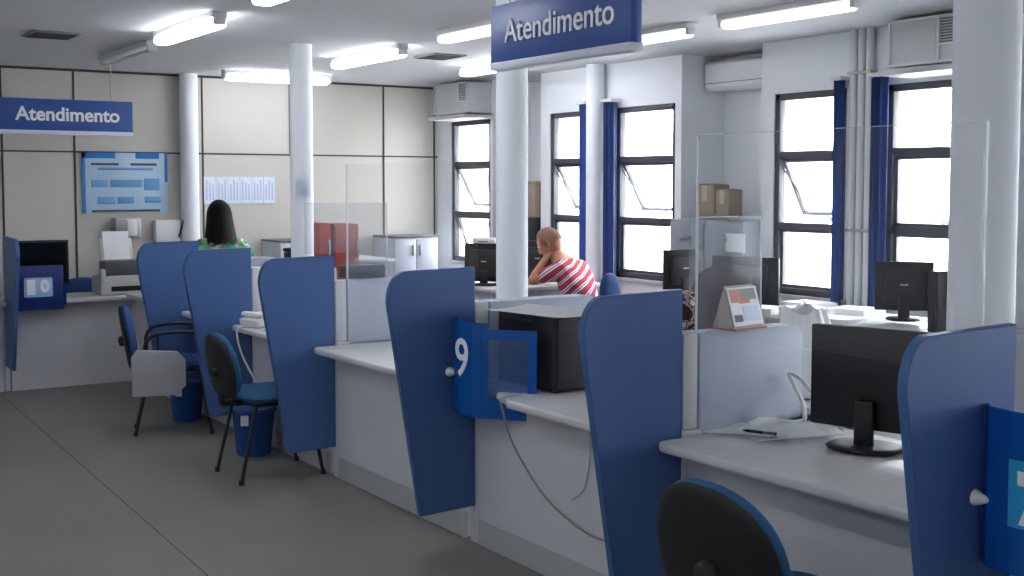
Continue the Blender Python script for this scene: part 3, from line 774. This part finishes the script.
# filing cabinets in the recess + boxes
def filing(loc, label, H=1.335, m=M_cab):
    t = thing('filing_cabinet', label, 'cabinet', loc, group='grey filing cabinets')
    MB().box(0, .5, -.19, .19, 0, H, .006).build('body', m, t)
    n = 4; d = (H-.04)/n
    for k in range(n):
        dr = MB().box(-.016, 0, -.182, .182, .02+k*d+.006, .02+(k+1)*d-.006, .004).build('drawer', m, t)
        MB().box(-.034, -.016, -.05, .05, .02+(k+.62)*d, .02+(k+.70)*d, .004).build('handle', M_met, dr)
filing((5.95, 6.68, 0), 'left grey filing cabinet under the cardboard boxes')
filing((5.95, 6.295, 0), 'right grey filing cabinet with a paper note on its front')
o = MB().box(-.003, 0, -.095, .095, 0, .13).build('taped_note', M_paper, None, smooth=False); o.location = (5.932, 6.16, 1.12); tag(o, 'white paper note stuck on the right filing cabinet', 'note')
def carton(loc, rz, a, b, h, label):
    t = thing('cardboard_box', label, 'box', loc, rz, group='brown cardboard boxes')
    MB().box(-a/2, a/2, -b/2, b/2, 0, h, .004).build('carton', M_card, t)
    MB().box(-a/2-.001, a/2+.001, -.025, .025, h*.55, h+.001).build('tape', M_tape, t, smooth=False)
    for s in (-1, 1):
        MB().box(-a/2, a/2, 0, b/2, 0, .004, M=Matrix.Translation((0, -b/2 if s < 0 else b/2, h)) @ Matrix.Rotation(-.10 if s > 0 else .1, 4, 'X') @ Matrix.Diagonal((1, -s, 1, 1))).build('flap', M_card, t, smooth=False)
carton((6.05, 6.53, 1.337), .06, .16, .19, .25, 'taller cardboard box on the left grey filing cabinet')
carton((6.05, 6.355, 1.337), -.04, .13, .14, .215, 'lower cardboard box on the right filing cabinet')
filing((5.97, 9.02, 0), 'dark filing cabinet in the recess right of the middle column', 1.30, M_dk)
carton((6.2, 9.02, 1.302), 0, .30, .38, .30, 'cardboard box on the dark cabinet beside the middle column')

# far corner: white cabinet, low cabinet, red doors
def cupboard(x0, x1, y0, y1, h, label, m=M_cabw):
    t = thing('white_cupboard', label, 'cabinet', ((x0+x1)/2, y0, 0), group='white cupboards at the far wall')
    W2 = (x1-x0)/2
    MB().box(-W2, W2, 0, y1-y0, 0, h-.02, .004).build('body', m, t)
    MB().box(-W2-.01, W2+.01, -.012, y1-y0, h-.02, h, .003).build('top', M_grille, t)
    for s in (-1, 1):
        d = MB().box(min(s*.003, s*(W2-.005)), max(s*.003, s*(W2-.005)), -.016, 0, .03, h-.035, .003).build('door', m, t)
        MB().box(s*.04-.008, s*.04+.008, -.03, -.016, h-.19, h-.09, .003).build('handle', M_met, d)
cupboard(5.36, 5.84, 10.2, 10.62, 1.10, 'white cupboard with a dark top in the far corner by the farthest window')
cupboard(4.20, 4.62, 10.2, 10.62, 1.09, 'low white cupboard against the far wall, right of the woman in green')
t = thing('telephone', 'black telephone handset on the low desk right of the woman', 'telephone', (4.12, 9.72, .96))
MB().box(-.06, .06, -.05, .05, -.01, .05, .008).build('body', M_blk, t)
MB().box(-.035, .035, -.1, .1, .05, .085, .012, M=Matrix.Rotation(.2, 4, 'Z')).build('handset', M_blk, t)
desk(3.95, 4.9, 9.3, 9.95, .95, 'high white desk between the woman in green and the red boards')
t = thing('paper_tray', 'pale grey tray of papers on the desk right of the black telephone', 'tray', (4.40, 9.6, .951))
MB().box(-.15, .15, -.12, .12, 0, .05, .006).build('tray', M_tab, t)
MB().box(-.13, .14, -.10, .11, .05, .062, .002, M=Matrix.Rotation(.06, 4, 'Z')).build('paper_stack', M_paper, t)
def red_cab(x, y, w_, z0, z1, m, label):
    t = thing('red_locker', label, 'locker', (x, y, 0), group='red upright lockers')
    MB().box(-w_/2, w_/2, 0, .3, 0, z1, .005).build('body', m, t)
    MB().box(-w_/2+.006, w_/2-.006, -.014, 0, .04, z1-.02, .003).build('door', m, t)
    MB().box(w_/2-.03, w_/2-.015, -.03, -.014, z1-.24, z1-.12, .003).build('handle', M_met, t)
red_cab(3.64, 8.0, .10, 0, 1.315, M_red, 'slim bright red upright locker behind the hazy screen')
red_cab(3.815, 8.0, .195, 0, 1.305, M_red2, 'wider brick red upright locker behind the hazy screen')
t = thing('desk_printer', 'dark flat printer standing on the divider right of the fourth blue screen', 'printer', (2.90, 6.02, 1.077))
MB().box(-.055, .19, -.045, .06, 0, .07, .008).build('body', M_prnd, t)
MB().box(-.04, .12, -.05, -.045, .012, .03, .001).build('slot', M_blk, t)

# ------------------------------------------------------------------ far counter items
t = thing('office_printer', 'beige printer with raised tray on the far wall counter', 'printer', (2.70, 9.88, .71))
MB().box(-.20, .20, -.14, .16, 0, .15, .015).build('body', M_prn, t)
MB().box(-.12, .13, -.146, -.138, .03, .07, .002).build('output_slot', M_blk, t)
MB().box(-.15, .15, -.07, .12, .148, .27, .02).build('scanner_lid', M_prnd, t)
MB().box(-.13, .13, -.01, .01, .0, .20, .004, M=Matrix.Translation((0, .11, .25)) @ Matrix.Rotation(-.3, 4, 'X')).build('paper_tray', M_prn, t)
MB().box(-.105, .105, -.003, .003, .0, .25, M=Matrix.Translation((0, .10, .26)) @ Matrix.Rotation(-.3, 4, 'X')).build('paper', M_paper, t, smooth=False)
for q in (-.1825, .1825): MB().box(q-.0175, q+.0175, -.16, -.10, .10, .21, .008).build('side_guide', M_prn, t)
t = thing('steel_dispenser', 'steel towel dispenser mounted on the far wall above the printer', 'dispenser', (2.94, WY, 1.12))
MB().box(-.11, .11, -.14, 0, 0, .19, .012).build('casing', M_met, t)
MB().box(-.01, .075, -.145, -.138, .03, .165, .004).build('white_window', M_white, t)
t = thing('wall_tray', 'white paper rack on the far wall left of the white column, with a pen', 'rack', (3.30, WY, 1.08))
MB().box(-.11, .11, -.10, 0, 0, .20, .006).build('rack', M_white, t)
MB().tube([(.09, -.11, .05), (.13, -.13, .20)], .007, 6).build('pen', M_blk, t)
# blue staff chair behind far counter
def office_chair(loc, rz, label, fab, seatz=.47, top=.95, bw=.42, bh=.42):
    """faces local +Y"""
    t = thing('office_chair', label, 'chair', loc, rz, group='staff office chairs')
    MB().pad(.46, .44, .07, 3, 0, Matrix.Translation((0, 0, seatz))).build('seat', fab, t)
    MB().pad(bw, bh, .06, 2.6, -.3, FR((1, 0, 0), (0, .12, .99), (0, -.99, .12), (0, -.235, top-bh/2)), skew=-.08).build('backrest', fab, t)
    MB().tube([(0, -.15, seatz-.05), (0, -.27, seatz-.02), (0, -.285, top-bh/2)], .018, 8).build('back_support', M_blk, t)
    MB().tube([(0, 0, .09), (0, 0, seatz-.03)], .026, 12).build('gas_column', M_blk, t)
    for k in range(5):
        a = k*2*PI/5; c, s = math.cos(a), math.sin(a)
        lg = MB().tube([(0, 0, .10), (.26*c, .26*s, .065)], [.024, .016], 8).build('leg', M_blk, t)
        MB().lathe([(.024, -.02), (.028, 0), (.024, .02)], 12, FR((0, 0, 1), (c, s, 0), (-s, c, 0), (.26*c, .26*s, .029))).build('caster', M_blk, lg)
    return t
office_chair((2.50, 10.13, 0), PI, 'blue office chair behind the far wall counter, only its rounded top showing', M_fab2, .44, .82, .40, .3)
office_chair((5.02, 5.17, 0), -1.2, 'taupe office chair with rounded back behind the clear screen', M_tau, .48, 1.13, .44, .46)
office_chair((4.08, 9.05, 0), -.2, 'grey office chair beside the woman in green', M_gfab, .48, 1.19, .30, .42)
office_chair((3.44, 9.33, 0), .1, 'dark office chair the woman in green sits on', M_trou, .60, .98, .40, .36)
office_chair((5.50, 7.34, 0), .38, 'blue office chair of the person in stripes', M_fab2, .46, .93, .28, .40)
tag(MB().pad(.075, .07, .14, 2.4, 0, Matrix.Translation((2.825, 3.175, 1.15))).build('patterned_pouch', M_pat), 'small brown patterned pouch left of the tent calendar', 'pouch')
t = thing('white_device', 'small white device lying on top of the monitor left of the middle column', 'device', (5.02, 8.0, 1.132), -PI/2+.6)
MB().box(-.10, .10, -.05, .014, 0, .045, .012).build('body', M_white, t)
MB().box(-.04, .04, -.052, -.049, .012, .02).build('slot', M_grille, t)

# ------------------------------------------------------------------ posters and notices on the far wall
LB, MBL, DB = mat('poster_pale', '#b9d4ea', .5), mat('poster_mid_blue', '#6ba3d6', .5), mat('poster_strong_blue', '#2f7fc4', .5)
t = thing('wall_poster', 'pale blue information poster on the far wall under the left hanging sign', 'poster', (2.59, WY-.012, 1.345))
W_, H_ = .735, .525
MB().box(0, W_, -.006, 0.004, 0, H_, .001).build('sheet', LB, t)
q = MB(); q.box(0, .38*W_, -.009, -.005, H_-.05, H_).box(.62*W_, .9*W_, -.009, -.005, H_-.05, H_).box(0, .025, -.009, -.005, 0, H_).box(W_-.025, W_, -.009, -.005, .25*H_+.14, H_)
q.build('header_band', DB, t, smooth=False)
for a, b, c in ((.10, .42, H_-.11), (.56, .87, H_-.11), (.10, .9, .01)): MB().box(a*W_, b*W_, -.009, -.005, c, c+.02).build('printed_line', M_prnd, t, smooth=False)
q = MB()
for a, b, c, d in ((.18, .82, .30, .318), (.10, .29, .205, .265), (.32, .69, .205, .265), (.72, .90, .18, .275), (.17, .37, .075, .13), (.40, .59, .075, .13), (.72, .91, .08, .13)):
    q.box(a*W_, b*W_, -.009, -.005, c*H_/.525*1.25 if c > .28 else c*1.1, (d*1.25 if c > .28 else d*1.1), .003)
q.build('text_boxes', MBL, t)
pw = mat('notice_paper', '#dfe8f6', .6); pl = mat('notice_print', '#b9c8e2', .6)
for k in range(6):
    x0 = 3.66+k*.114
    t = thing('wall_notice', ['leftmost white notice of the row on the far wall, above the woman', 'second white notice from the left in the far wall row', 'third white notice from the left in the far wall row',
              'third white notice from the right in the far wall row', 'second white notice from the right in the far wall row', 'rightmost white notice of the row on the far wall'][k], 'notice', (x0, WY-.004, 1.42), group='row of white notices on the far wall')
    MB().box(0, .110, -.004, .003, 0, .245).build('sheet', pw, t, smooth=False)
    q = MB()
    for j in range(3): q.box(.018+j*.03, .032+j*.03, -.006, -.003, .03, .215-.02*((j+k) % 3))
    q.build('print', pl, t, smooth=False)
M = Matrix.Rotation(-.42, 4, 'Z')
def notef(a, b):
    an = -PI/2-.3-.95*(a-.5)*1.3-.0
    return (.083*math.cos(an), .083*math.sin(an), 1.51+.115*b)
o = MB().grid(notef, 8, 2, .001).build('column_notice', pw); o.location = (3.43, 7.91, 0); tag(o, 'small white paper notice taped on the left column', 'notice')

# ------------------------------------------------------------------ people
def skin_obj(name, verts, edges, m, parent=None, root=0, sub=2, loc=None):
    me = bpy.data.meshes.new(name); me.from_pydata([v[0] for v in verts], edges, []); me.materials.append(m)
    o = bpy.data.objects.new(name, me); C.objects.link(o)
    if parent: o.parent = parent
    md = o.modifiers.new('Skin', 'SKIN'); md.use_smooth_shade = True
    sv = me.skin_vertices[0].data
    for i, v in enumerate(verts):
        r = v[1]; sv[i].radius = (r, r) if not isinstance(r, tuple) else r
        sv[i].use_root = (i == root)
    s = o.modifiers.new('Sub', 'SUBSURF'); s.levels = sub; s.render_levels = sub
    return o
def head_mesh(mb, c, yaw, pitch_, s=1.0):
    R = Matrix.Translation(c) @ Matrix.Rotation(yaw, 4, 'Z') @ Matrix.Rotation(pitch_, 4, 'X')   # face towards local +Y
    def f(a, b):
        th = a*2*PI; ph = (b-.5)*PI
        x = math.cos(ph)*math.cos(th); y = math.cos(ph)*math.sin(th); z = math.sin(ph)
        r = Vector((x*.076, y*.096, z*.118))
        if z < 0: r.x *= 1+.28*z; r.y *= 1+.10*z
        if y > 0 and z < -.2: r.y += .012
        n = max(0, 1-((x*.076)/.014)**2)*max(0, 1-((r.z+.008)/.03)**2) if y > 0 else 0   # nose
        r.y += .022*n
        e = sum(max(0, 1-((r.x-q)/.017)**2-((r.z-.014)/.012)**2) for q in (-.031, .031)) if y > 0 else 0
        r.y -= .009*max(0, e)
        return R @ (r*s)
    mb.grid(f, 40, 28)
    for sd in (-1, 1): mb.pad(.018, .055, .03, 2, 0, R @ Matrix.Translation((sd*.078, -.008, .0)) @ FR((0, 1, 0), (0, 0, 1), (1, 0, 0)))
    return R
def person(name, label, loc, rz, lean, seat, arms, m_skin, m_top, headrot, headoff):
    """seated, faces local +Y"""
    L = lean
    hip = Vector((0, 0, seat+.10)); waist = hip+Vector((0, .02+.12*L, .14)); chest = hip+Vector((0, .02+.38*L, .33)); nb = hip+Vector((0, .04+.60*L, .47)); hd = nb+Vector(headoff)
    V = [(hip, (.15, .11)), (waist, (.125, .10)), (chest, (.145, .105)), (nb, (.07, .065)), (nb+(hd-nb)*.55, .052)]
    E = [(0, 1), (1, 2), (2, 3), (3, 4)]
    def add(p, r, j): V.append((Vector(p), r)); E.append((j, len(V)-1)); return len(V)-1
    for sd in (-1, 1):
        k = add(hip+Vector((sd*.10, .12, -.015)), .082, 0); k = add(hip+Vector((sd*.12, .42, -.02)), .062, k)
        k = add(hip+Vector((sd*.12, .44, -.30)), .048, k); k = add((sd*.12, .42, .07), .036, k); add((sd*.13, .54, .035), .032, k)
    wr = []
    for sd, (el, hn) in zip((-1, 1), arms):
        k = add(chest+Vector((sd*.15, .03*L+.0, .07)), .058, 2); k = add(el, .040, k); k2 = add(Vector(el)+(Vector(hn)-Vector(el))*.9, .026, k)
        # palm and five fingers
        d = (Vector(hn)-Vector(el)).normalized(); k3 = add(Vector(hn)+d*.04, .026, k2)
        sdv = d.cross(Vector((0, 0, 1))); sdv = sdv.normalized() if sdv.length > .1 else Vector((1, 0, 0)); up = sdv.cross(d)
        for q, ln in zip((-.027, -.009, .009, .027), (.055, .068, .072, .060)):
            f1 = add(Vector(hn)+d*.075+sdv*q, .010, k3); f2 = add(Vector(hn)+d*(.075+ln*.5)+sdv*q*1.1-up*.006, .0085, f1); add(Vector(hn)+d*(.075+ln)+sdv*q*1.1-up*.022, .007, f2)
        f1 = add(Vector(hn)+d*.03+sdv*(.035*-sd), .011, k2); add(Vector(hn)+d*.06+sdv*(.055*-sd), .009, f1)
    p = skin_obj('person', V, E, m_skin)
    p.location = loc; p.rotation_euler = (0, 0, rz); tag(p, label, 'person')
    hm = MB(); R = head_mesh(hm, hd, *headrot)
    h = hm.build('head', m_skin, p)
    # shirt
    SV = [(hip+Vector((0, 0, .0)), (.165, .125)), (waist, (.145, .118)), (chest, (.165, .122)), (nb-Vector((0, 0, .012)), (.088, .078))]; SE = [(0, 1), (1, 2), (2, 3)]
    for sd, (el, hn) in zip((-1, 1), arms):
        a = chest+Vector((sd*.15, .03*L, .07)); el = Vector(el)
        SV.append((a, .070)); SE.append((2, len(SV)-1)); SV.append((a+(el-a)*.75, .056)); SE.append((len(SV)-2, len(SV)-1))
    skin_obj('blouse' if m_top is M_blouse else 'shirt', SV, SE, m_top, p)
    TV = [(hip-Vector((0, 0, .01)), (.158, .12))]; TE = []
    for sd in (-1, 1):
        for j, (q, r) in enumerate(((hip+Vector((sd*.10, .12, -.015)), .092), (hip+Vector((sd*.12, .42, -.02)), .072), (hip+Vector((sd*.12, .44, -.30)), .060), (Vector((sd*.12, .42, .12)), .05))):
            TV.append((q, r)); TE.append((0 if j == 0 else len(TV)-2, len(TV)-1))
        MB().pad(.09, .24, .07, 2.6, 0, Matrix.Translation((sd*.13, .49, .036))).build('shoe', M_blk, p)
    skin_obj('trousers', TV, TE, M_trou, p)
    # eyes, mouth
    for q in (-.031, .031):
        e = MB(); e.lathe([(0, -.011), (.008, -.008), (.011, 0), (.008, .008), (0, .011)], 12, R @ Matrix.Translation((q, .078, .014))); e.build('eye', M_paper, h)
    MB().pad(.045, .012, .008, 2, 0, R @ Matrix.Translation((0, .094, -.052)) @ FR((1, 0, 0), (0, 0, 1), (0, -1, 0))).build('mouth', mat('lip', '#8d5048', .5), h)
    return p, h, R, hd
# woman seen from behind: local +Y = towards far wall
p1, hd1, R1, c1 = person('p1', 'woman with long dark hair in a green print blouse, seen from behind', (3.36, 9.33, 0), -.1, .12, .47,
    (((-.27, .15, .80), (-.14, .32, .78)), ((.27, .15, .80), (.14, .32, .78))), M_skin2, M_blouse, (0, -.15), (0, .0, .14))
p1.scale = (1.12, 1.12, 1.12)
def hairf(a, b):
    th = a*2*PI; back = max(0, -math.sin(th)); B = .36
    if b < B:
        ph = b/B*PI/2; k = math.sin(ph); z = .006+.128*math.cos(ph); fl = 0
    else:
        fl = (b-B)/(1-B); k = 1; z = .006-.205*fl
    rx = .092*k+.030*fl; ry = (.112 if math.sin(th) < 0 else .060)*k+.03*fl*back
    if math.sin(th) > 0 and fl > 0: ry = .06-.02*fl
    return R1 @ Vector((rx*math.cos(th), ry*math.sin(th)-.01-.01*b, z+.012*math.sin(th*7)*(b > .95)))
MB().grid(hairf, 48, 26, .004).build('hair', M_hair, p1)
# person in stripes leaning on the desk, hand to the head
p2, hd2, R2, c2 = person('p2', 'seated person in a striped red, white and blue shirt, hand to head', (5.53, 7.31, 0), .38, .40, .45,
    (((-.20, .42, .84), (-.08, .36, 1.02)), ((.26, .38, .85), (.10, .50, .84))), M_skin, M_stripe, (.3, -.6), (-.02, .08, .12))
def hair2(a, b):
    th = a*2*PI; ph = PI/2-b*PI*.56
    k = 1.0 if math.sin(th) < .2 else (.98 if b < .45 else .80)
    return R2 @ (Vector((math.cos(ph)*math.cos(th)*.083, math.cos(ph)*math.sin(th)*.104*k-.006, math.sin(ph)*.126+.002)))
MB().grid(hair2, 32, 14, .003).build('hair', M_hair2, p2)

# ------------------------------------------------------------------ camera, light, view
F_, PIT = 1200.0, math.radians(3.5)
cam = bpy.data.cameras.new('camera'); co = bpy.data.objects.new('camera', cam); C.objects.link(co)
cam.sensor_width = 36; cam.lens = F_/1024*36; cam.shift_y = -(288-(185+F_*math.tan(PIT)))/1024; cam.clip_end = 200; cam.clip_start = .05
co.location = (0, 0, 1.59); co.rotation_euler = (PI/2-PIT, 0, -math.atan(790/1200))
S.camera = co
w = bpy.data.worlds.new('sky'); S.world = w; w.use_nodes = True
bgn = w.node_tree.nodes['Background']; bgn.inputs[0].default_value = (.93, .96, 1, 1); bgn.inputs[1].default_value = 17.0
for a, b in wins:
    L = bpy.data.lights.new('window_portal', 'AREA'); L.shape = 'RECTANGLE'; L.size = b-a; L.size_y = HEAD-SILL
    L.cycles.is_portal = True
    o = bpy.data.objects.new('window_portal', L); C.objects.link(o); o.location = (WX+.2, (a+b)/2, (SILL+HEAD)/2)
    o.rotation_euler = (0, PI/2, 0); L.size, L.size_y = HEAD-SILL, b-a
S.view_settings.view_transform = 'Standard'; S.view_settings.look = 'None'; S.view_settings.gamma = 1; S.view_settings.exposure = .8
S.view_settings.use_curve_mapping = False
S.cycles.use_denoising = True
S.cycles.transparent_max_bounces = 24
S.cycles.max_bounces = 10; S.cycles.diffuse_bounces = 6
S.cycles.sample_clamp_indirect = 8
